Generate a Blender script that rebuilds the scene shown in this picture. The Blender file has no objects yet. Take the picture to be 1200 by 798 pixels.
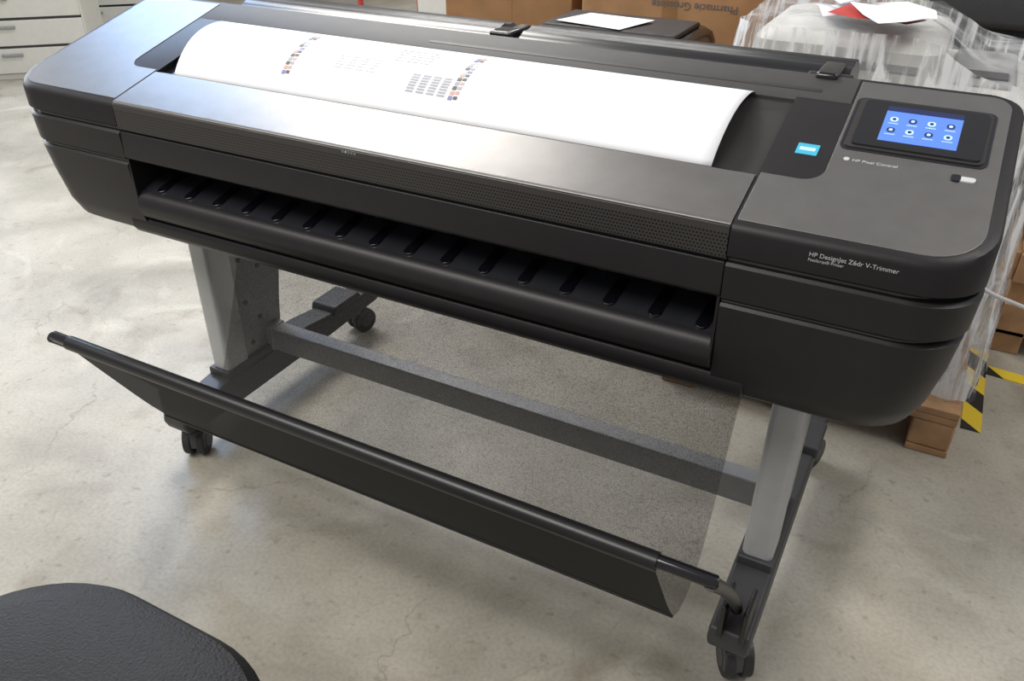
import bpy, bmesh, math, random
from mathutils import Matrix, Vector
random.seed(3)
S=bpy.context.scene
col=bpy.context.collection
S.view_settings.view_transform='Standard'
# ---------------------------------------------------------------- materials
def newmat(name):
    m=bpy.data.materials.new(name); m.use_nodes=True
    return m,m.node_tree,m.node_tree.nodes['Principled BSDF']
def pm(name,c,rough=.5,metal=0,var=.08,scale=30,bump=0,bscale=400,coat=0,spec=.5,emis=None,es=0,alpha=1):
    m,nt,b=newmat(name)
    N=nt.nodes; L=nt.links
    tc=N.new('ShaderNodeTexCoord'); no=N.new('ShaderNodeTexNoise'); no.inputs['Scale'].default_value=scale; no.inputs['Detail'].default_value=4
    L.new(tc.outputs['Object'],no.inputs['Vector'])
    r=N.new('ShaderNodeValToRGB'); r.color_ramp.elements[0].position=.3; r.color_ramp.elements[1].position=.7
    r.color_ramp.elements[0].color=(*[x*(1-var) for x in c],1); r.color_ramp.elements[1].color=(*[min(1,x*(1+var)) for x in c],1)
    L.new(no.outputs['Fac'],r.inputs[0]); L.new(r.outputs[0],b.inputs['Base Color'])
    b.inputs['Roughness'].default_value=rough; b.inputs['Metallic'].default_value=metal
    b.inputs['Coat Weight'].default_value=coat; b.inputs['Specular IOR Level'].default_value=spec
    b.inputs['Alpha'].default_value=alpha
    if emis: b.inputs['Emission Color'].default_value=(*emis,1); b.inputs['Emission Strength'].default_value=es
    if bump:
        n2=N.new('ShaderNodeTexNoise'); n2.inputs['Scale'].default_value=bscale; L.new(tc.outputs['Object'],n2.inputs['Vector'])
        bp=N.new('ShaderNodeBump'); bp.inputs['Strength'].default_value=bump; bp.inputs['Distance'].default_value=.002
        L.new(n2.outputs['Fac'],bp.inputs['Height']); L.new(bp.outputs[0],b.inputs['Normal'])
    return m
M_body=pm('charcoal_plastic',(.013,.0115,.0130),.42,bump=.12,bscale=900,spec=.33)
M_body2=pm('charcoal_plastic_front',(.016,.0145,.0160),.40,bump=.1,bscale=900,spec=.33)
M_silver=pm('silver_grey_panel',(.175,.168,.163),.36,metal=.6,var=.05,bump=.08,bscale=1200)
M_black=pm('black_plastic',(.010,.010,.011),.35)
M_gloss=pm('black_gloss',(.008,.008,.010),.16,coat=.3)
M_cover=pm('roll_cover_black',(.010,.010,.012),.30)
M_platen=pm('platen_dark',(.020,.021,.026),.22,coat=.3)
M_recess=pm('recess_dark',(.026,.024,.0235),.48,bump=.1,bscale=900,spec=.4)
M_groove=pm('groove_black',(.004,.004,.007),.2,coat=.6)
M_leg=pm('leg_silver',(.44,.45,.455),.38,metal=.2,var=.04)
M_legd=pm('leg_grey',(.30,.30,.305),.45,metal=.2)
M_bar=pm('bar_grey',(.30,.30,.305),.42,metal=.2)
M_foot=pm('foot_dark',(.038,.038,.041),.45)
M_rubber=pm('rubber',(.02,.02,.021),.6)
M_hub=pm('caster_hub',(.05,.05,.052),.4)
M_paper=pm('paper_white',(.80,.81,.84),.6,var=.01,scale=5)
M_ink=pm('ink_grey',(.36,.36,.40),.6)
M_inkr=pm('ink_red',(.58,.34,.28),.6); M_inkb=pm('ink_blue',(.20,.22,.40),.6); M_inkk=pm('ink_black',(.10,.10,.11),.6)
M_inkf=pm('ink_faint',(.60,.58,.61),.6)
M_text=pm('label_white',(.5,.5,.5),.5)
M_card=pm('cardboard',(.36,.20,.095),.85,var=.15,scale=8)
M_card2=pm('cardboard_dark',(.27,.14,.06),.85,var=.15,scale=8)
M_wood=pm('pallet_wood',(.40,.235,.12),.8,var=.3,scale=12)
M_white=pm('cabinet_white',(.60,.60,.56),.5,var=.03)
M_wprint=pm('offwhite_plastic',(.58,.57,.54),.45,var=.05)
M_red=pm('red_paint',(.5,.05,.04),.4)
M_leather=pm('black_leather',(.009,.009,.010),.5,bump=.9,bscale=260,spec=.3)
M_chrome=pm('chrome',(.5,.5,.5),.25,metal=1)
M_wall=pm('wall_paint',(.62,.60,.56),.9,var=.04,scale=2)
M_cable=pm('cable_white',(.6,.6,.6),.5)
M_ledge=pm('ledge_grey',(.045,.043,.042),.55,metal=.1,bump=.1,bscale=900)

def perf_mat():
    m,nt,b=newmat('perforated_charcoal'); N=nt.nodes; L=nt.links
    tc=N.new('ShaderNodeTexCoord'); sp=N.new('ShaderNodeSeparateXYZ'); L.new(tc.outputs['Object'],sp.inputs[0])
    def mth(op,a,bv=None):
        n=N.new('ShaderNodeMath'); n.operation=op
        for i,v in enumerate((a,bv)):
            if v is None: continue
            if isinstance(v,(int,float)): n.inputs[i].default_value=v
            else: L.new(v,n.inputs[i])
        return n.outputs[0]
    p=.0052
    zr=mth('DIVIDE',sp.outputs['Z'],p); row=mth('FLOOR',zr); fz=mth('SUBTRACT',mth('FRACT',zr),.5)
    xr=mth('ADD',mth('DIVIDE',sp.outputs['X'],p),mth('MULTIPLY',row,.5)); fx=mth('SUBTRACT',mth('FRACT',xr),.5)
    d=mth('SQRT',mth('ADD',mth('MULTIPLY',fx,fx),mth('MULTIPLY',fz,fz)))
    hole=mth('LESS_THAN',d,.32)
    lo=mth('GREATER_THAN',sp.outputs['Z'],.8895); hi=mth('LESS_THAN',sp.outputs['Z'],.926)
    mk=mth('MULTIPLY',mth('MULTIPLY',lo,hi),hole)
    mx=N.new('ShaderNodeMix'); mx.data_type='RGBA'; L.new(mk,mx.inputs[0])
    mx.inputs[6].default_value=(.040,.036,.035,1); mx.inputs[7].default_value=(.001,.001,.001,1)
    L.new(mx.outputs[2],b.inputs['Base Color']); b.inputs['Roughness'].default_value=.4
    return m
M_perf=perf_mat()

def fabric(name,c,opa,sc=900,var=.25):
    m,nt,b=newmat(name); N=nt.nodes; L=nt.links
    b.inputs['Base Color'].default_value=(*c,1); b.inputs['Roughness'].default_value=.7; b.inputs['Specular IOR Level'].default_value=.25
    tr=N.new('ShaderNodeBsdfTransparent'); mx=N.new('ShaderNodeMixShader')
    tc=N.new('ShaderNodeTexCoord'); no=N.new('ShaderNodeTexVoronoi'); no.inputs['Scale'].default_value=sc
    L.new(tc.outputs['Object'],no.inputs['Vector'])
    mr=N.new('ShaderNodeMapRange'); mr.inputs[1].default_value=0; mr.inputs[2].default_value=.8; mr.inputs[3].default_value=max(0,opa-var); mr.inputs[4].default_value=min(1,opa+var)
    L.new(no.outputs['Distance'],mr.inputs[0]); L.new(mr.outputs[0],mx.inputs[0])
    L.new(tr.outputs[0],mx.inputs[1]); L.new(b.outputs[0],mx.inputs[2]); L.new(mx.outputs[0],N['Material Output'].inputs['Surface'])
    return m
M_fabF=fabric('basket_fabric_shaded',(.007,.007,.008),.97,900,.04)  # same mesh as rear; backlit, grazing look painted in as darker, denser colour
M_fabB=fabric('basket_fabric_mesh',(.035,.034,.033),.43,420,.20)

def film(name='plastic_film',lo=.10,hi=.75,p0=.45,p1=.68,zs=1.0,sc=3):
    m,nt,b=newmat(name); N=nt.nodes; L=nt.links
    b.inputs['Base Color'].default_value=(.85,.87,.89,1); b.inputs['Roughness'].default_value=.25
    tr=N.new('ShaderNodeBsdfTransparent'); mx=N.new('ShaderNodeMixShader')
    tc=N.new('ShaderNodeTexCoord'); mp=N.new('ShaderNodeMapping'); mp.inputs['Scale'].default_value=(9,9,zs)
    no=N.new('ShaderNodeTexNoise'); no.inputs['Scale'].default_value=sc; no.inputs['Detail'].default_value=5; no.inputs['Distortion'].default_value=.6
    L.new(tc.outputs['Object'],mp.inputs[0]); L.new(mp.outputs[0],no.inputs['Vector'])
    r=N.new('ShaderNodeValToRGB'); r.color_ramp.elements[0].position=p0; r.color_ramp.elements[0].color=(lo,lo,lo,1); r.color_ramp.elements[1].position=p1; r.color_ramp.elements[1].color=(hi,hi,hi,1)
    L.new(no.outputs['Fac'],r.inputs[0]); L.new(r.outputs[0],mx.inputs[0]); 
    bp=N.new('ShaderNodeBump'); bp.inputs['Strength'].default_value=.5; bp.inputs['Distance'].default_value=.01; L.new(no.outputs['Fac'],bp.inputs['Height']); L.new(bp.outputs[0],b.inputs['Normal'])
    L.new(tr.outputs[0],mx.inputs[1]); L.new(b.outputs[0],mx.inputs[2]); L.new(mx.outputs[0],N['Material Output'].inputs['Surface'])
    return m
M_film=film('stretch_film_streaks',.12,.9,.46,.60,.7,5)
M_filmt=film('stretch_film_top',.06,.45,.45,.70,9,.8)
M_film2=film('loose_film_plastic',.05,.40,.5,.7,5,3)

def floor_mat():
    m,nt,b=newmat('concrete_floor'); N=nt.nodes; L=nt.links
    tc=N.new('ShaderNodeTexCoord')
    def noise(s,d,dist=0):
        n=N.new('ShaderNodeTexNoise'); n.inputs['Scale'].default_value=s; n.inputs['Detail'].default_value=d; n.inputs['Distortion'].default_value=dist
        L.new(tc.outputs['Object'],n.inputs['Vector']); return n.outputs['Fac']
    def ramp(f,p0,c0,p1,c1):
        r=N.new('ShaderNodeValToRGB'); e=r.color_ramp.elements; e[0].position=p0; e[0].color=(*c0,1); e[1].position=p1; e[1].color=(*c1,1); L.new(f,r.inputs[0]); return r.outputs[0]
    def mix(f,a,bb,mode='MIX'):
        x=N.new('ShaderNodeMix'); x.data_type='RGBA'; x.blend_type=mode
        if isinstance(f,float): x.inputs[0].default_value=f
        else: L.new(f,x.inputs[0])
        L.new(a,x.inputs[6]); L.new(bb,x.inputs[7]); return x.outputs[2]
    base=ramp(noise(1.7,9,.8),.34,(.36,.335,.28),.66,(.51,.475,.405))
    mid=ramp(noise(5,9,.5),.38,(.68,.665,.635),.62,(1,1,1))
    c=mix(.5,base,mid,'MULTIPLY')
    fine=ramp(noise(110,4),.35,(.76,.76,.76),.6,(1,1,1)); c=mix(.55,c,fine,'MULTIPLY')
    sp=ramp(noise(38,5),.61,(1,1,1),.71,(.58,.52,.45)); c=mix(.5,c,sp,'MULTIPLY')
    st=ramp(noise(3.1,9,1.6),.57,(1,1,1),.74,(.62,.56,.48)); c=mix(.65,c,st,'MULTIPLY')
    li=ramp(noise(2.3,9,2.0),.60,(0,0,0),.72,(.09,.09,.08)); c=mix(1.0,c,li,'ADD')
    vo=N.new('ShaderNodeTexVoronoi'); vo.feature='DISTANCE_TO_EDGE'; vo.inputs['Scale'].default_value=1.1
    nz=N.new('ShaderNodeTexNoise'); nz.inputs['Scale'].default_value=6; nz.inputs['Detail'].default_value=6; L.new(tc.outputs['Object'],nz.inputs['Vector'])
    vm=N.new('ShaderNodeVectorMath'); vm.operation='MULTIPLY_ADD'; vm.inputs[1].default_value=(.25,.25,.25); L.new(nz.outputs['Color'],vm.inputs[0]); L.new(tc.outputs['Object'],vm.inputs[2]); L.new(vm.outputs[0],vo.inputs['Vector'])
    cr=ramp(vo.outputs['Distance'],.0,(.48,.45,.40),.0022,(1,1,1)); 
    brk=ramp(noise(2.2,3),.48,(0,0,0),.58,(.5,.5,.5))
    c=mix(brk,c,mix(1.0,c,cr,'MULTIPLY'))
    L.new(c,b.inputs['Base Color'])
    rr=N.new('ShaderNodeMapRange'); rr.inputs[3].default_value=.30; rr.inputs[4].default_value=.6; L.new(noise(2.5,5),rr.inputs[0]); L.new(rr.outputs[0],b.inputs['Roughness'])
    bp=N.new('ShaderNodeBump'); bp.inputs['Strength'].default_value=.2; bp.inputs['Distance'].default_value=.003; L.new(noise(60,4),bp.inputs['Height']); L.new(bp.outputs[0],b.inputs['Normal'])
    return m
M_floor=floor_mat()
def tape_mat():
    m,nt,b=newmat('hazard_tape'); N=nt.nodes; L=nt.links
    tc=N.new('ShaderNodeTexCoord'); w=N.new('ShaderNodeTexWave'); w.bands_direction='DIAGONAL'; w.inputs['Scale'].default_value=3.2; L.new(tc.outputs['Object'],w.inputs[0])
    r=N.new('ShaderNodeValToRGB'); r.color_ramp.interpolation='CONSTANT'; r.color_ramp.elements[0].color=(.02,.02,.02,1); r.color_ramp.elements[1].position=.5; r.color_ramp.elements[1].color=(.75,.55,.04,1)
    L.new(w.outputs['Fac'],r.inputs[0]); L.new(r.outputs[0],b.inputs['Base Color']); return m
M_tape=tape_mat()

# ---------------------------------------------------------------- geometry helpers
def empty(name,loc=(0,0,0),rot=0):
    e=bpy.data.objects.new(name,None); e.location=loc; e.rotation_euler=(0,0,rot); col.objects.link(e); return e
def mk(name,v,f,mat,par=None,smooth=False,bev=0,seg=2,sharp=True):
    me=bpy.data.meshes.new(name); me.from_pydata([tuple(x) for x in v],[],f)
    bm=bmesh.new(); bm.from_mesh(me); bmesh.ops.recalc_face_normals(bm,faces=bm.faces); bm.to_mesh(me); bm.free()
    o=bpy.data.objects.new(name,me); col.objects.link(o)
    if mat: me.materials.append(mat)
    if par: o.parent=par
    if bev:
        b=o.modifiers.new('bev','BEVEL'); b.width=bev; b.segments=seg; b.limit_method='ANGLE'; b.angle_limit=math.radians(40)
    if smooth:
        for p in me.polygons: p.use_smooth=True
        md=o.modifiers.new('ws','WEIGHTED_NORMAL') if bev else None
        if not bev and sharp:
            try: me.set_sharp_from_angle(angle=math.radians(35))
            except Exception: pass
    return o
def loft(name,rings,mat,par=None,smooth=True,caps=True,closed=True,bev=0,sharp=True):
    v=[p for r in rings for p in r]; n=len(rings[0]); f=[]
    for i in range(len(rings)-1):
        for j in range(n if closed else n-1):
            k=(j+1)%n; f.append((i*n+j,i*n+k,(i+1)*n+k,(i+1)*n+j))
    if caps: f.append(tuple(range(n))); f.append(tuple((len(rings)-1)*n+j for j in range(n)))
    return mk(name,v,f,mat,par,smooth,bev,2,sharp)
def box(name,x0,x1,y0,y1,z0,z1,mat,par=None,bev=.003,smooth=True):
    v=[(x,y,z) for z in(z0,z1) for (x,y) in((x0,y0),(x1,y0),(x1,y1),(x0,y1))]
    f=[(0,1,2,3),(4,5,6,7),(0,1,5,4),(1,2,6,5),(2,3,7,6),(3,0,4,7)]
    return mk(name,v,f,mat,par,smooth,bev)
def prismx(name,prof,x0,x1,mat,par=None,bev=.002):
    return loft(name,[[(x,y,z) for y,z in prof] for x in(x0,x1)],mat,par,True,bev=bev)
def rr(x0,x1,y0,y1,rs,n=8):
    pts=[]
    for (cx,cy,sx,sy,a0),r in zip(((x0,y0,1,1,180),(x1,y0,-1,1,270),(x1,y1,-1,-1,0),(x0,y1,1,-1,90)),rs):
        for i in range(n+1):
            a=math.radians(a0+90*i/n); pts.append((cx+sx*r+r*math.cos(a),cy+sy*r+r*math.sin(a)))
    return pts
def cyl(name,p0,p1,r,mat,par=None,n=24,r1=None,bev=0):
    p0=Vector(p0);p1=Vector(p1);d=(p1-p0).normalized(); a=d.orthogonal().normalized(); b=d.cross(a); r1=r if r1 is None else r1
    R=[[p+ (a*math.cos(2*math.pi*i/n)+b*math.sin(2*math.pi*i/n))*q for i in range(n)] for p,q in((p0,r),(p1,r1))]
    return loft(name,R,mat,par,True,bev=bev)
def tube(name,pts,r,mat,par=None,res=6):
    c=bpy.data.curves.new(name,'CURVE'); c.dimensions='3D'; s=c.splines.new('NURBS'); s.points.add(len(pts)-1)
    for p,q in zip(s.points,pts): p.co=(*q,1)
    s.use_endpoint_u=True; s.order_u=3; c.bevel_depth=r; c.bevel_resolution=4; c.use_fill_caps=True
    o=bpy.data.objects.new(name,c); col.objects.link(o); c.materials.append(mat)
    if par:o.parent=par
    return o
def text(name,body,size,mat,par,M):
    c=bpy.data.curves.new(name,'FONT'); c.body=body; c.size=size; c.extrude=.0002
    o=bpy.data.objects.new(name,c); col.objects.link(o); c.materials.append(mat); o.parent=par; o.matrix_local=M; return o

# ================================================================= PRINTER
P=empty('large_format_printer')
SL=.27
T=lambda y:.937+SL*y
XS=.587
def block(s,nm):
    kx=.62 if s>0 else .8
    def ring(zf,ix,iy,y1=.62,rc=.085):
        x0=XS; x1=.9-ix
        pts=rr(x0,x1,iy,y1,(.001,rc,.04,.001))
        return [(s*x,y,zf(y) if callable(zf) else zf) for x,y in pts]
    loft(nm+'_lower_shell',[ring(.650,.115*kx,.060),ring(.655,.085*kx,.038),ring(.668,.060*kx,.022),ring(.70,.040*kx,.012),ring(.76,.020*kx,.006),ring(.815,.006,.002),ring(.819,.010,.006)],M_body2,P)
    loft(nm+'_seam_low',[ring(.80,.012,.008),ring(.90,.012,.008)],M_groove,P)
    loft(nm+'_mid_shell',[ring(.824,.008,.006),ring(.828,.003,.002),ring(.878,.0,.0),ring(.882,.004,.004)],M_body2,P)
    loft(nm+'_top_rim',[ring(.889,.005,.005,.405),ring(.893,0,0,.405),ring(lambda y:T(y)-.010,0,0,.405),ring(lambda y:T(y)-.003,.003,.003,.403),ring(lambda y:T(y),.010,.010,.40)],M_body,P)
    out=[]
    def arc(cx,cy,r,a0,a1,n=8):
        for i in range(n+1):
            a=math.radians(a0+(a1-a0)*i/n); out.append((cx+r*math.cos(a),cy+r*math.sin(a)))
    out.append((XS+.004,.014)); arc(.882-.065,.014+.065,.065,270,360); arc(.882-.03,.392-.03,.03,0,90)
    out.append((.672,.392)); arc(.672-.03,.152,.03,0,-90); out.append((XS+.004,.122))
    R=[[(s*x,y,T(y)+h) for x,y in out] for h in(-.004,.0012)]
    loft(nm+'_silver_plate',R,M_silver,P,bev=.0008)
    box(nm+'_rear_housing',*sorted((s*(XS),s*.885)),.40,.62,.66,.985,M_body,P,bev=.02)
block(1,'right_end'); block(-1,'left_end')
xa,xb=-XS+.001,XS-.001
prismx('front_silver_panel',[(.002,T(.002)-.001),(.006,T(.006)+.002),(.113,T(.113)+.002),(.118,T(.118)-.004),(.10,.93),(.01,.925)],xa,xb,M_silver,P,bev=.001)
prismx('perforated_strip',[(.0,.9355),(.03,.935),(.03,.887),(.002,.887),(.0,.890)],xa,xb,M_perf,P,bev=.001)
prismx('front_cover_band',[(.002,.882),(.10,.884),(.13,.83),(.02,.822),(.004,.828),(.0,.834)],xa,xb,M_body2,P,bev=.002)
prismx('seam_filler',[(.008,.89),(.05,.89),(.05,.87),(.008,.87)],xa,xb,M_groove,P,0)
prismx('slot_back',[(.135,.90),(.16,.90),(.16,.70),(.135,.70)],xa,xb,M_black,P,0)
prismx('platen',[(.020,.757),(.05,.768),(.13,.790),(.14,.74),(.03,.735)],xa,xb,M_platen,P,bev=.002)
prismx('platen_rear_rail',[(.105,.786),(.108,.797),(.118,.800),(.122,.786)],xa,xb,M_platen,P,bev=.001)
prismx('front_lower_panel',[(.030,.757),(.018,.758),(.006,.750),(.0,.735),(.002,.718),(.010,.705),(.022,.697),(.08,.690),(.08,.757)],xa,xb,M_body2,P,bev=.003)
prismx('lower_rail',[(.10,.697),(.020,.697),(.014,.690),(.014,.672),(.022,.660),(.05,.650),(.30,.645),(.5,.66),(.5,.70)],-XS-.048,XS+.050,M_body,P,bev=.004)
prismx('inner_chassis',[(.15,.68),(.60,.68),(.60,.96),(.41,.98),(.15,.93)],xa,xb,M_black,P,0)
box('slot_cheek_left',xa,xa+.004,.004,.15,.74,.84,M_body,P,bev=0)
box('slot_cheek_right',xb-.004,xb,.004,.15,.74,.84,M_body,P,bev=0)
nt_=16
for i in range(nt_):
    x=-.54+i*(1.10/(nt_-1))
    pts=rr(-.010,.010,0,.060,(.010,.010,.002,.002),5)
    def L2(px,py,h):
        y=.022+py; return (x+px+py*.1,y,.757+.30*max(0,y-.02)+h)
    loft('platen_flap_%d'%i,[[L2(a,b,.0) for a,b in pts],[L2(a,b,.0045) for a,b in pts]],M_groove,P,bev=.001)
for i in range(8):
    x=-.5+i*.145
    box('platen_wheel_%d'%i,x,x+.016,.085,.105,.78,.793,M_gloss,P,bev=.003)
prismx('top_recess',[(.118,T(.118)-.012),(.330,T(.33)-.006),(.330,.95),(.118,.93)],-.668,.668,M_recess,P,bev=.001)
prismx('recess_front_lip',[(.114,T(.114)-.001),(.124,T(.124)-.004),(.124,.94),(.114,.94)],-.66,.66,M_black,P,0)
prismx('recess_pit_left',[(.128,T(.128)-.0115),(.165,T(.165)-.010),(.165,.95),(.128,.95)],-.655,-.53,M_groove,P,0)
prismx('top_ledge',[(.322,T(.322)-.002),(.330,T(.330)+.0015),(.398,T(.398)+.001),(.404,T(.404)-.006),(.404,.98),(.322,.98)],-.668,.668,M_ledge,P,bev=0)
prismx('paper_entry_slot',[(.345,T(.345)+.002),(.353,T(.353)+.002),(.353,1.0),(.345,1.0)],-.1,.62,M_recess,P,0)
def cover(nm,x0,x1,mat,dz=0):
    prof=[(.408,1.018+dz)]
    for i in range(19):
        a=math.radians(175-155*i/18); y=.495+.085*math.cos(a); z=1.005+dz+.042*math.sin(a)
        k=(.0035 if i%3==1 else 0)
        prof.append((y,z+k))
    prof+= [(.585,.96),(.408,.96)]
    prismx(nm,prof,x0,x1,mat,P,bev=.0008)
cover('rear_roll_cover_left',-.66,-.018,M_cover,-.003); cover('rear_roll_cover_right',.042,.645,M_cover,-.001)
prismx('rear_cover_bridge',[(.41,1.022),(.50,1.036),(.58,1.01),(.58,.96),(.41,.96)],-.025,.048,M_black,P,bev=.003)
box('bridge_latch',-.012,.034,.42,.47,1.025,1.048,M_gloss,P,bev=.005)
box('bridge_block',.0,.025,.47,.53,1.025,1.043,M_body,P,bev=.005)
box('cover_latch',.60,.635,.385,.47,1.035,1.052,M_gloss,P,bev=.006)
box('cover_latch_pad',.585,.655,.40,.42,1.03,1.046,M_body,P,bev=.004)
def slope(nm,x0,x1,y0,y1,h0,h1,mat,r=.004,par=P):
    pts=rr(x0,x1,y0,y1,(r,)*4,5)
    return loft(nm,[[(x,y,T(y)+h) for x,y in pts] for h in(h0,h1)],mat,par,True)
M_sty=pm('sticker_cyan',(.05,.42,.62),.4,var=.02); M_st2=pm('sticker_light',(.5,.75,.85),.4,var=.02)
slope('energy_label',.622,.652,.180,.206,.0002,.0010,M_sty,.001)
slope('energy_label_band',.626,.648,.189,.197,.0010,.0013,M_st2,.001)
M_scr=pm('screen_blue',(.04,.09,.4),.2,emis=(.12,.27,.80),es=.8,var=.02)
M_scr2=pm('screen_dark',(.01,.015,.05),.2,emis=(.02,.03,.10),es=.5)
M_ico=pm('icon_white',(.4,.55,.8),.3,emis=(.30,.5,.95),es=.6); M_icod=pm('icon_dark',(.02,.03,.10),.3)
slope('panel_recess',.676,.866,.206,.345,.0,.0022,M_groove,.012)
slope('panel_frame',.681,.861,.211,.340,.002,.004,M_recess,.010)
slope('panel_glass',.690,.856,.216,.334,.004,.0065,M_gloss,.006)
slope('panel_screen',.722,.824,.232,.322,.0065,.0068,M_scr,.001)
slope('panel_screen_header',.722,.824,.309,.322,.0068,.0070,M_scr2,.001)
for r_ in range(2):
    for c_ in range(4):
        x=.735+c_*.025; y=.288-r_*.028
        slope('panel_icon_%d_%d'%(r_,c_),x-.0055,x+.0055,y-.006,y+.006,.0068,.0072,M_icod if (r_+c_)%2 else M_ico,.005)
        slope('panel_icon_mark_%d_%d'%(r_,c_),x-.0025,x+.0025,y-.003,y+.003,.0072,.0074,M_ico if (r_+c_)%2 else M_icod,.002)
        slope('panel_icon_label_%d_%d'%(r_,c_),x-.007,x+.007,y-.0115,y-.010,.0068,.0071,M_ico,.0005)
slope('status_light',.833,.856,.172,.182,.001,.003,M_text,.004)
slope('status_light_dark',.826,.838,.170,.184,.001,.0034,M_groove,.004)
ang=math.atan(SL)
def MT(x,y,h): return Matrix.Translation((x,y,T(y)+h))@Matrix.Rotation(ang,4,'X')
text('panel_caption','HP Pixel Control',.0085,M_text,P,MT(.700,.180,.0014))
slope('panel_logo_mark',.688,.696,.180,.188,.001,.0015,M_text,.004)
MF=lambda x,z,y=-.0006: Matrix.Translation((x,y,z))@Matrix.Rotation(math.pi/2,4,'X')
text('model_label','HP DesignJet Z6dr V-Trimmer',.0086,M_text,P,MF(.690,.917))
text('model_sublabel','PostScript® Printer',.0055,M_text,P,MF(.690,.9105))
text('front_marking','○ ● ○ ○ ○',.005,M_text,P,MF(-.05,.9305,-.0006))
# --- stand
FX=.688
for s,nm in((-1,'left'),(1,'right')):
    pts=rr(s*FX-.029,s*FX+.029,.20,.27,(.012,.012,.004,.004),5)
    loft('leg_post_'+nm,[[(x,y,z) for x,y in pts] for z in(.15,.665)],M_leg,P)
    prof=[(.26,.15),(.40,.15),(.42,.30),(.45,.45),(.50,.55),(.52,.665),(.26,.665)]
    prismx('leg_web_'+nm,prof,s*FX-.022,s*FX+.022,M_legd,P,bev=.004)
    xi=s*FX-s*.0225
    for zz,yy in ((.60,.30),(.54,.33),(.46,.30),(.42,.36),(.34,.30),(.28,.34),(.22,.30),(.50,.38)):
        cyl('leg_hole',(xi,yy,zz),(xi-s*.001,yy,zz),.007,M_groove,P,12)
    pf=[(.035,.10),(.025,.125),(.03,.155),(.12,.160),(.20,.172),(.50,.172),(.62,.155),(.83,.150),(.84,.12),(.82,.10),(.5,.09),(.2,.09)]
    prismx('foot_'+nm,pf,s*FX-.038,s*FX+.038,M_foot,P,bev=.008)
    prismx('foot_socket_'+nm,[(.19,.165),(.19,.19),(.42,.19),(.44,.165)],s*FX-.034,s*FX+.034,M_foot,P,bev=.004)
    prismx('foot_clamp_'+nm,[(.60,.15),(.61,.175),(.72,.175),(.74,.15)],s*FX-.044,s*FX+.044,M_foot,P,bev=.006)
    for yy,rot in((.085,.5),(.78,-.3)):
        cx,cy=s*FX+(.012 if s>0 else -.005),yy
        ax=Vector((math.cos(rot),math.sin(rot),0))
        c=Vector((cx,cy,.040))
        cyl('caster_stem',(cx,cy,.06),(cx,cy,.105),.013,M_hub,P,16)
        for k in(-1,1):
            cyl('caster_wheel',c+ax*k*.007,c+ax*k*.027,.039,M_rubber,P,28,bev=.004)
            cyl('caster_hub',c+ax*k*.026,c+ax*k*.029,.020,M_hub,P,20)
        q=ax.cross(Vector((0,0,1)))
        R=[]
        for k in(-.009,.009):
            ring=[]
            for i in range(13):
                a=math.radians(-10+200*i/12); ring.append(c+ax*k*3.1+q*math.cos(a)*.043*.8+Vector((0,0,1))*math.sin(a)*.043)
            R.append([tuple(p_) for p_ in ring])
        loft('caster_hood',R,M_hub,P,bev=.002)
    for dx in(-.022,.018):
        box('basket_bracket_fin_'+nm,*sorted((s*FX+dx,s*FX+dx+.010)),.02,.09,.145,.225,M_black,P,bev=.004)
    tube('basket_arm_'+nm,[(s*FX,.06,.19),(s*FX,.02,.25),(s*(FX-.006),-.10,.40),(s*(FX-.012),-.20,.505)],.011,M_black,P)
box('stand_crossbar',-FX+.022,FX-.022,.35,.395,.175,.240,M_bar,P,bev=.004)
for s in(-1,1): box('crossbar_end_plate',*sorted((s*(FX-.02),s*(FX-.045))),.348,.40,.173,.243,M_bar,P,bev=.003)
# --- basket
tube('basket_rod',[(-.668,-.197,.508),(-.655,-.20,.51),(0,-.20,.51),(.665,-.20,.51),(.682,-.195,.505)],.011,M_gloss,P)
cyl('basket_sleeve',(-.62,-.20,.508),(.60,-.20,.508),.0145,M_black,P,16)
def ribbon(nm,pts,x0,x1,mat,sub=4,nx=24,sag=0):
    P2=[]
    for i in range(len(pts)-1):
        a=pts[max(i-1,0)];b=pts[i];c=pts[i+1];d=pts[min(i+2,len(pts)-1)]
        for k in range(sub):
            t=k/sub
            P2.append(tuple(.5*((2*b[j])+(-a[j]+c[j])*t+(2*a[j]-5*b[j]+4*c[j]-d[j])*t*t+(-a[j]+3*b[j]-3*c[j]+d[j])*t**3) for j in(0,1)))
    P2.append(pts[-1])
    rings=[]
    for i in range(nx+1):
        u=i/nx; x=x0+(x1-x0)*u
        rings.append([(x,y,z-sag*4*u*(1-u)) for y,z in P2])
    return loft(nm,rings,mat,P,True,caps=False,closed=False)
ribbon('basket_fabric_front',[(-.212,.505),(-.15,.40),(-.09,.30),(-.045,.232)],-.60,.60,M_fabF)
ribbon('basket_fabric_rear',[(-.045,.232),(.0,.20),(.06,.20),(.12,.235),(.19,.38),(.25,.53),(.30,.645)],-.60,.60,M_fabB)
tube('basket_fold_seam',[(-.60,-.045,.231),(0,-.045,.231),(.60,-.045,.231)],.003,M_black,P)
tube('power_cable',[(.86,.60,.70),(.93,.61,.64),(1.04,.70,.58),(1.25,.85,.45),(1.5,1.2,.10),(1.6,1.6,.01),(2.0,2.2,.01)],.004,M_cable,P)

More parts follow.
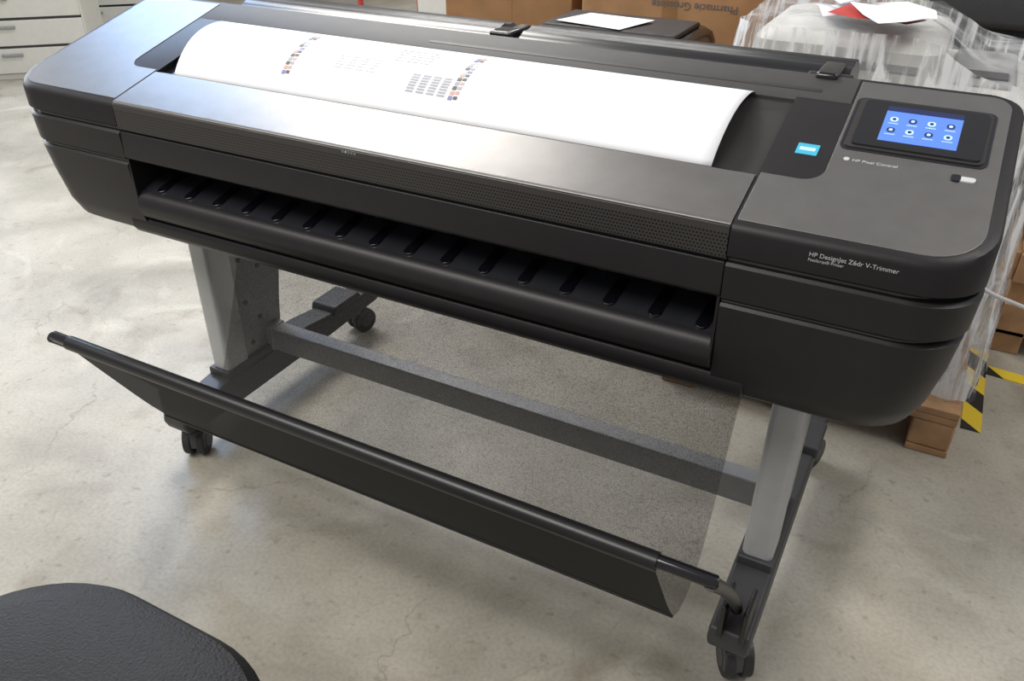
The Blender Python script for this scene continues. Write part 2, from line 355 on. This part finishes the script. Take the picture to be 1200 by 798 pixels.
# ================================================================= PAPER
PP=empty('printed_paper_sheet')
def psurf(u,t,h=0):
    x0=-.545-.05*t; x1=.520+.004*t
    x=x0+(x1-x0)*u
    y=.121+(.325-.121)*t
    b=.030*max(0.0,math.sin(math.pi*min(1,t)))**.75 + .006*t
    y-=.012*math.sin(math.pi*t)
    return (x,y,T(y)-.006+b+h)
nu,ntt=60,20
v=[psurf(i/nu,j/ntt) for i in range(nu+1) for j in range(ntt+1)]
f=[(i*(ntt+1)+j,(i+1)*(ntt+1)+j,(i+1)*(ntt+1)+j+1,i*(ntt+1)+j+1) for i in range(nu) for j in range(ntt)]
o=mk('sheet',v,f,M_paper,PP,True); so=o.modifiers.new('s','SOLIDIFY'); so.thickness=.0004; so.offset=-1
marks={}
def pmark(u0,u1,t0,t1,mat):
    vs,fs=marks.setdefault(mat.name,([],[])); n=4; b0=len(vs)
    for i in range(2):
        for j in range(n+1):
            vs.append(psurf(u0+(u1-u0)*i,t0+(t1-t0)*j/n,.0007))
    fs.extend((b0+j,b0+j+1,b0+n+2+j,b0+n+1+j) for j in range(n))
cols=(M_inkb,M_inkr,M_inkk,M_ink,M_inkk,M_inkr,M_inkf,M_inkk,M_ink,M_inkf)
for u in(.243,.575):
    for j in range(12):
        t=.18+j*.054
        pmark(u-.005,u+.0025,t,t+.042,cols[j%10])
        pmark(u+.004,u+.011,t+.01,t+.045,cols[(j*3+2)%10])
for c_ in range(4):
    for r_ in range(7): pmark(.490+c_*.0195,.490+c_*.0195+.014,.20+r_*.032,.20+r_*.032+.019,M_ink)
for c_ in range(4):
    for r_ in range(5): pmark(.335+c_*.022,.335+c_*.022+.016,.35+r_*.04,.35+r_*.04+.018,M_inkf)
for c_ in range(3):
    for r_ in range(5): pmark(.43+c_*.028,.453+c_*.028,.56+r_*.05,.58+r_*.05,M_inkf)
for nm,(vs,fs) in marks.items(): mk('print_'+nm,vs,fs,bpy.data.materials[nm],PP)

# ================================================================= ROOM
box('floor',-7,5,-4,8,-.05,0,M_floor,None,0)
box('wall_back',-7,5,8,8.1,0,3.6,M_wall,None,0)
box('wall_left',-7.1,-7,-4,8,0,3.6,M_wall,None,0)
box('baseboard_back',-7,5,7.985,8,0,.1,M_white,None,0)

C=empty('office_stool',(.055,-.830,0))
def srr(hx,hy,r,z): return [(x,y,z) for x,y in rr(-hx,hx,-hy,hy,(r,)*4,12)]
loft('seat_cushion',[srr(.21,.20,.15,.415),srr(.250,.245,.18,.43),srr(.268,.262,.19,.455),srr(.268,.262,.19,.475),srr(.255,.25,.185,.493),srr(.22,.22,.16,.502),srr(.12,.12,.09,.505)],M_leather,C)
box('seat_pan',-.16,.16,-.16,.16,.395,.42,M_black,C,bev=.01)
cyl('gas_lift',(0,0,.10),(0,0,.40),.022,M_chrome,C)
for i in range(5):
    a=i*2*math.pi/5+.3; d=Vector((math.cos(a),math.sin(a),0))
    tube('base_arm_%d'%i,[(0,0,.13),tuple(d*.12+Vector((0,0,.115))),tuple(d*.27+Vector((0,0,.08)))],.018,M_black,C)
    cyl('caster_%d'%i,d*.27+Vector((-.02*d.y,.02*d.x,.03)),d*.27-Vector((-.02*d.y,.02*d.x,-.03)),.03,M_rubber,C)
    cyl('caster_pin_%d'%i,d*.27+Vector((0,0,.03)),d*.27+Vector((0,0,.085)),.008,M_black,C)

# ================================================================= BACKGROUND
def pallet(nm,x0,x1,y0,y1):
    e=empty(nm)
    w=(x1-x0)
    for k in range(3):
        yy=y0+(y1-y0-.1)*k/2
        for j in range(3):
            xx=x0+(w-.1)*j/2; box('block',xx,xx+.1,yy,yy+.1,.02,.10,M_wood,e,.008)
        box('stringer',x0,x1,yy,yy+.1,.10,.12,M_wood,e); 
    for j in range(3):
        xx=x0+(w-.1)*j/2; box('bottom_board',xx,xx+.1,y0,y1,0,.02,M_wood,e)
    for k in range(6):
        xx=x0+(w-.1)*k/5; box('deck_board',xx,xx+.1,y0,y1,.12,.14,M_wood,e)
    return e
PL=pallet('wooden_pallet',.25,1.015,.96,1.62)
W=empty('wrapped_plotter')
box('body_lower',.34,.93,1.10,1.50,.145,.70,M_wprint,W,.03)
loft('body_top',[[(x,y,z) for x,y in rr(.31+i,.97-i,1.06+i,1.54-i,(.06,)*4,6)] for z,i in((.68,.0),(.82,.0),(.86,.01),(.885,.04))],M_wprint,W)
loft('scanner_hood',[[(x,y,z) for x,y in rr(.34+i,.76-i,1.07+i,1.50-i,(.05,)*4,6)] for z,i in((.86,.0),(.95,.0),(.966,.012),(.975,.04))],M_wprint,W)
box('scanner_slot',.38,.72,1.064,1.075,.91,.925,M_legd,W,0)
box('side_panel_grey',.78,.92,1.12,1.46,.87,.90,M_legd,W,.012)
box('side_panel_screen',.80,.90,1.14,1.20,.895,.905,M_foot,W,.001)
def drop(x,t): return .075*max(0,min(1,(x-.72)/.14))*t
def crumple(nm,x0,x1,y0,y1,z0,z1,par,mat,seed=1,amp=.02,taper=.05,nz=14,mat2=None,dr=True):
    random.seed(seed); rings=[]
    def dens(x0,x1,y0,y1):
        P0=rr(x0,x1,y0,y1,(.05,)*4,6); out=[]
        for i in range(len(P0)):
            a=P0[i]; b=P0[(i+1)%len(P0)]; n=12 if i%7==6 else 1
            for k in range(n): out.append((a[0]+(b[0]-a[0])*k/n,a[1]+(b[1]-a[1])*k/n))
        return out
    for k in range(nz+1):
        t=k/nz; z=z0+(z1-z0)*t; i=taper*t*t
        pts=dens(x0+i,x1-i,y0+i,y1-i)
        rings.append([(x+random.uniform(-amp,amp),y+random.uniform(-amp,amp),z+random.uniform(-amp,amp)*.5-(drop(x,t) if dr else 0)) for x,y in pts])
    top=[rings[-1]]
    cx,cy=(x0+x1)/2,(y0+y1)/2
    for q in(.8,.6,.4,.2):
        rg=[]
        for x,y,_ in rings[nz]:
            xx=cx+(x-cx)*q+random.uniform(-amp,amp); rg.append((xx,cy+(y-cy)*q+random.uniform(-amp,amp),z1+.008+random.uniform(-amp,amp)*.6-(drop(xx,1) if dr else 0)))
        top.append(rg)
    loft(nm,rings,mat,par,True,caps=False,sharp=False); 
    loft(nm+'_top',top,mat2 or mat,par,True,caps=False,sharp=False)
crumple('stretch_film',.26,1.03,1.0,1.60,.150,.99,W,M_film,amp=.006,taper=.045,mat2=M_filmt)
crumple('loose_film',.90,1.035,.99,1.20,.150,.45,W,M_film2,seed=5,amp=.006,taper=.01,nz=8,dr=False)
for k,(x,y,a,mm) in enumerate(((.52,1.20,.3,M_paper),(.58,1.23,-.4,M_paper),(.60,1.12,.9,M_red),(.66,1.16,.1,M_paper),(.63,1.10,.5,M_paper),(.50,1.28,.7,M_paper))):
    mk('loose_sheet_%d'%k,[(x+.06*(i-1)*math.cos(a)-.09*(j-1)*math.sin(a),y+.06*(i-1)*math.sin(a)+.09*(j-1)*math.cos(a),1.008+k*.005+.008*math.sin(i*2+j*1.7+k)) for i in range(3) for j in range(3)],[(0,1,4,3),(1,2,5,4),(3,4,7,6),(4,5,8,7)],mm,W,True)
Tb=empty('side_table')
box('table_top',-.72,.10,1.5,2.05,.57,.60,M_white,Tb)
for x in(-.69,.05):
    for y in(1.53,1.99): box('table_leg',x,x+.03,y,y+.03,0,.57,M_legd,Tb)
D=empty('desktop_printer')
loft('printer_body',[[(x,y,z-.05) for x,y in rr(-.54+i,.03-i,1.58+i,1.96-i,(.04,)*4,6)] for z,i in((.65,.01),(.67,0),(.80,0),(.83,.01),(.845,.03))],M_gloss,D)
box('printer_lid',-.49,-.02,1.63,1.90,.793,.812,M_body,D,.008)
box('printer_stripe',-.545,.035,1.575,1.62,.745,.75,M_leg,D,.001)
box('printer_tray',-.42,-.06,1.53,1.62,.62,.65,M_black,D,.004)
mk('printer_top_sheet',[(-.45,1.66,.818),(-.21,1.63,.815),(-.15,1.80,.821),(-.40,1.84,.816)],[(0,1,2,3)],M_paper,D)
def carton(nm,x0,x1,y0,y1,z0,z1,mat,rot=0):
    e=empty(nm,((x0+x1)/2,(y0+y1)/2,z0),rot); hx,hy,h=(x1-x0)/2,(y1-y0)/2,z1-z0
    box('carton_body',-hx,hx,-hy,hy,0,h,mat,e,.006)
    box('carton_tape',-.03,.03,-hy-.001,hy+.001,h*.6,h+.001,M_card2,e,0)
    box('carton_flap',-hx,hx,-.004,.004,h,h+.002,M_card2,e,0)
    return e,hx,hy,h
e,hx,hy,h=carton('cardboard_box',-.62,.10,2.25,2.8,.0,1.02,M_card,.05)
text('carton_print','Pharmacie Grossiste',.04,M_inkk,e,Matrix.Translation((hx-.10,-hy-.002,.805))@Matrix.Rotation(math.pi,4,'Y')@Matrix.Rotation(math.pi/2,4,'X'))
carton('cardboard_box',-1.32,-.68,2.35,2.9,.0,.95,M_card2,-.05)
carton('cardboard_box',.13,.50,2.05,2.5,.0,.98,M_card2,.1)
K=empty('office_copier')
box('copier_base',.68,1.42,2.0,2.6,.03,.80,M_body,K,.02); box('copier_lid',.66,1.44,1.98,2.62,.85,.99,M_foot,K,.03)
box('copier_neck',.72,1.38,2.1,2.55,.78,.87,M_black,K,.01)
for k in range(3): box('copier_drawer',.70,1.40,1.988,2.0,.10+k*.2,.28+k*.2,M_foot,K,.004)
for x in(.73,1.3):
    for y in(2.05,2.5): cyl('copier_wheel',(x,y,.025),(x+.03,y,.025),.025,M_rubber,K,16)
R_=empty('wooden_crate',(1.09,1.60,0),0)
for x in(0,.65):
    for y in(0,.27): box('crate_post',x,x+.08,y,y+.08,0,.66,M_wood,R_)
for z in(.08,.24,.40,.56): 
    box('crate_slat',.0,.73,-.015,0,z,z+.09,M_wood,R_); box('crate_slat_side',-.015,0,0,.35,z,z+.09,M_wood,R_)
box('crate_bottom',0,.73,0,.35,.06,.08,M_wood,R_)
box('floor_hazard_tape',1.04,1.09,1.12,1.58,.0,.002,M_tape,None,0)
t2=box('floor_hazard_tape.001',0,.5,0,.05,.0,.0025,M_tape,None,0); t2.location=(1.09,1.44,0); t2.rotation_euler=(0,0,-.1)
def cabinet(nm,loc,rot,w,d,h,n):
    e=empty(nm,loc,rot)
    box('cabinet_carcass',-w/2,w/2,-d/2,d/2,0,h,M_white,e,.005)
    for k in range(n):
        z0=.04+k*(h-.06)/n; z1=z0+(h-.06)/n-.016
        box('drawer_%d'%k,-w/2+.01,w/2-.01,-d/2-.018,-d/2,z0,z1,M_white,e,.003)
        box('drawer_gap_%d'%k,-w/2+.01,w/2-.01,-d/2-.004,-d/2,z1,z1+.016,M_groove,e,0)
        box('drawer_handle_%d'%k,-.06,.06,-d/2-.035,-d/2-.018,(z0+z1)/2+.03,(z0+z1)/2+.045,M_legd,e,.003)
cabinet('drawer_cabinet',(-4.62,2.45,0),.75,.9,.6,1.2,7)
cabinet('drawer_cabinet',(-5.3,3.6,0),.75,1.0,.6,1.2,7)
cabinet('white_cabinet',(-1.78,3.45,0),.1,.55,.5,.95,3)
H=empty('red_hand_cart',(-2.6,3.7,0),.3)
for x in(-.2,.2):
    tube('cart_rail',[(x,0,.1),(x,0,.8),(x,.08,1.1)],.018,M_red,H); cyl('cart_wheel',(x-.03,0,.1),(x+.03,0,.1),.1,M_rubber,H,bev=.01)
for z in(.3,.6,.9): box('cart_rung',-.2,.2,-.01,.02,z,z+.03,M_red,H)
box('cart_plate',-.22,.22,-.25,0,.02,.035,M_red,H,.002)
box('cart_load',-.18,.18,-.24,-.03,.035,.30,M_black,H,.02)

# ================================================================= LIGHT
w=bpy.data.worlds.new('w'); S.world=w; w.use_nodes=True; bg=w.node_tree.nodes['Background']; bg.inputs[0].default_value=(.95,.96,1,1); bg.inputs[1].default_value=.34
def area(nm,loc,tgt,sx,sy,e,c=(1,1,1)):
    l=bpy.data.lights.new(nm,'AREA'); l.shape='RECTANGLE'; l.size=sx; l.size_y=sy; l.energy=e; l.color=c
    o=bpy.data.objects.new(nm,l); o.location=loc; o.rotation_euler=(Vector(tgt)-Vector(loc)).to_track_quat('-Z','Y').to_euler(); col.objects.link(o)
area('ceiling_light_1',(-2.0,2.1,3.3),(-1.0,.8,0),1.5,.6,98,(1,.97,.92))
area('ceiling_light_2',(-2.2,5.0,3.3),(-2.2,4.5,0),3.0,.35,65,(1,.97,.92))
area('front_fill_light',(-1.2,-1.6,3.3),(-.9,-.3,0),3.0,1.2,108,(1,.965,.90))  # added soft fill above the front to brighten the floor, no real fixture
area('ceiling_light_4',(2.2,.8,3.3),(1.2,.8,0),1.2,1.2,40,(1,.97,.92))
area('skylight',(-4.0,2.4,3.1),(-.7,.3,1),1.0,.8,50,(.40,.62,1))
area('window_light',(-6.3,1.5,2.0),(-1,0,.3),2.4,1.6,90,(.88,.93,1))
# ================================================================= CAMERA
cx,cy,cz,pt,yw,rl,fo=0.8042,-1.0256,1.3856,0.5568,0.4857,0.0038,976.9167
fw=Vector((-math.sin(yw)*math.cos(pt),math.cos(yw)*math.cos(pt),-math.sin(pt)))
rt=Vector((math.cos(yw),math.sin(yw),0)); up=rt.cross(fw)
r2=rt*math.cos(rl)+up*math.sin(rl); u2=-rt*math.sin(rl)+up*math.cos(rl)
cam=bpy.data.cameras.new('camera'); cam.sensor_width=36; cam.lens=fo/1200*36; cam.clip_start=.02
co=bpy.data.objects.new('camera',cam); col.objects.link(co)
co.matrix_world=Matrix(((r2.x,u2.x,-fw.x,cx),(r2.y,u2.y,-fw.y,cy),(r2.z,u2.z,-fw.z,cz),(0,0,0,1)))
S.camera=co
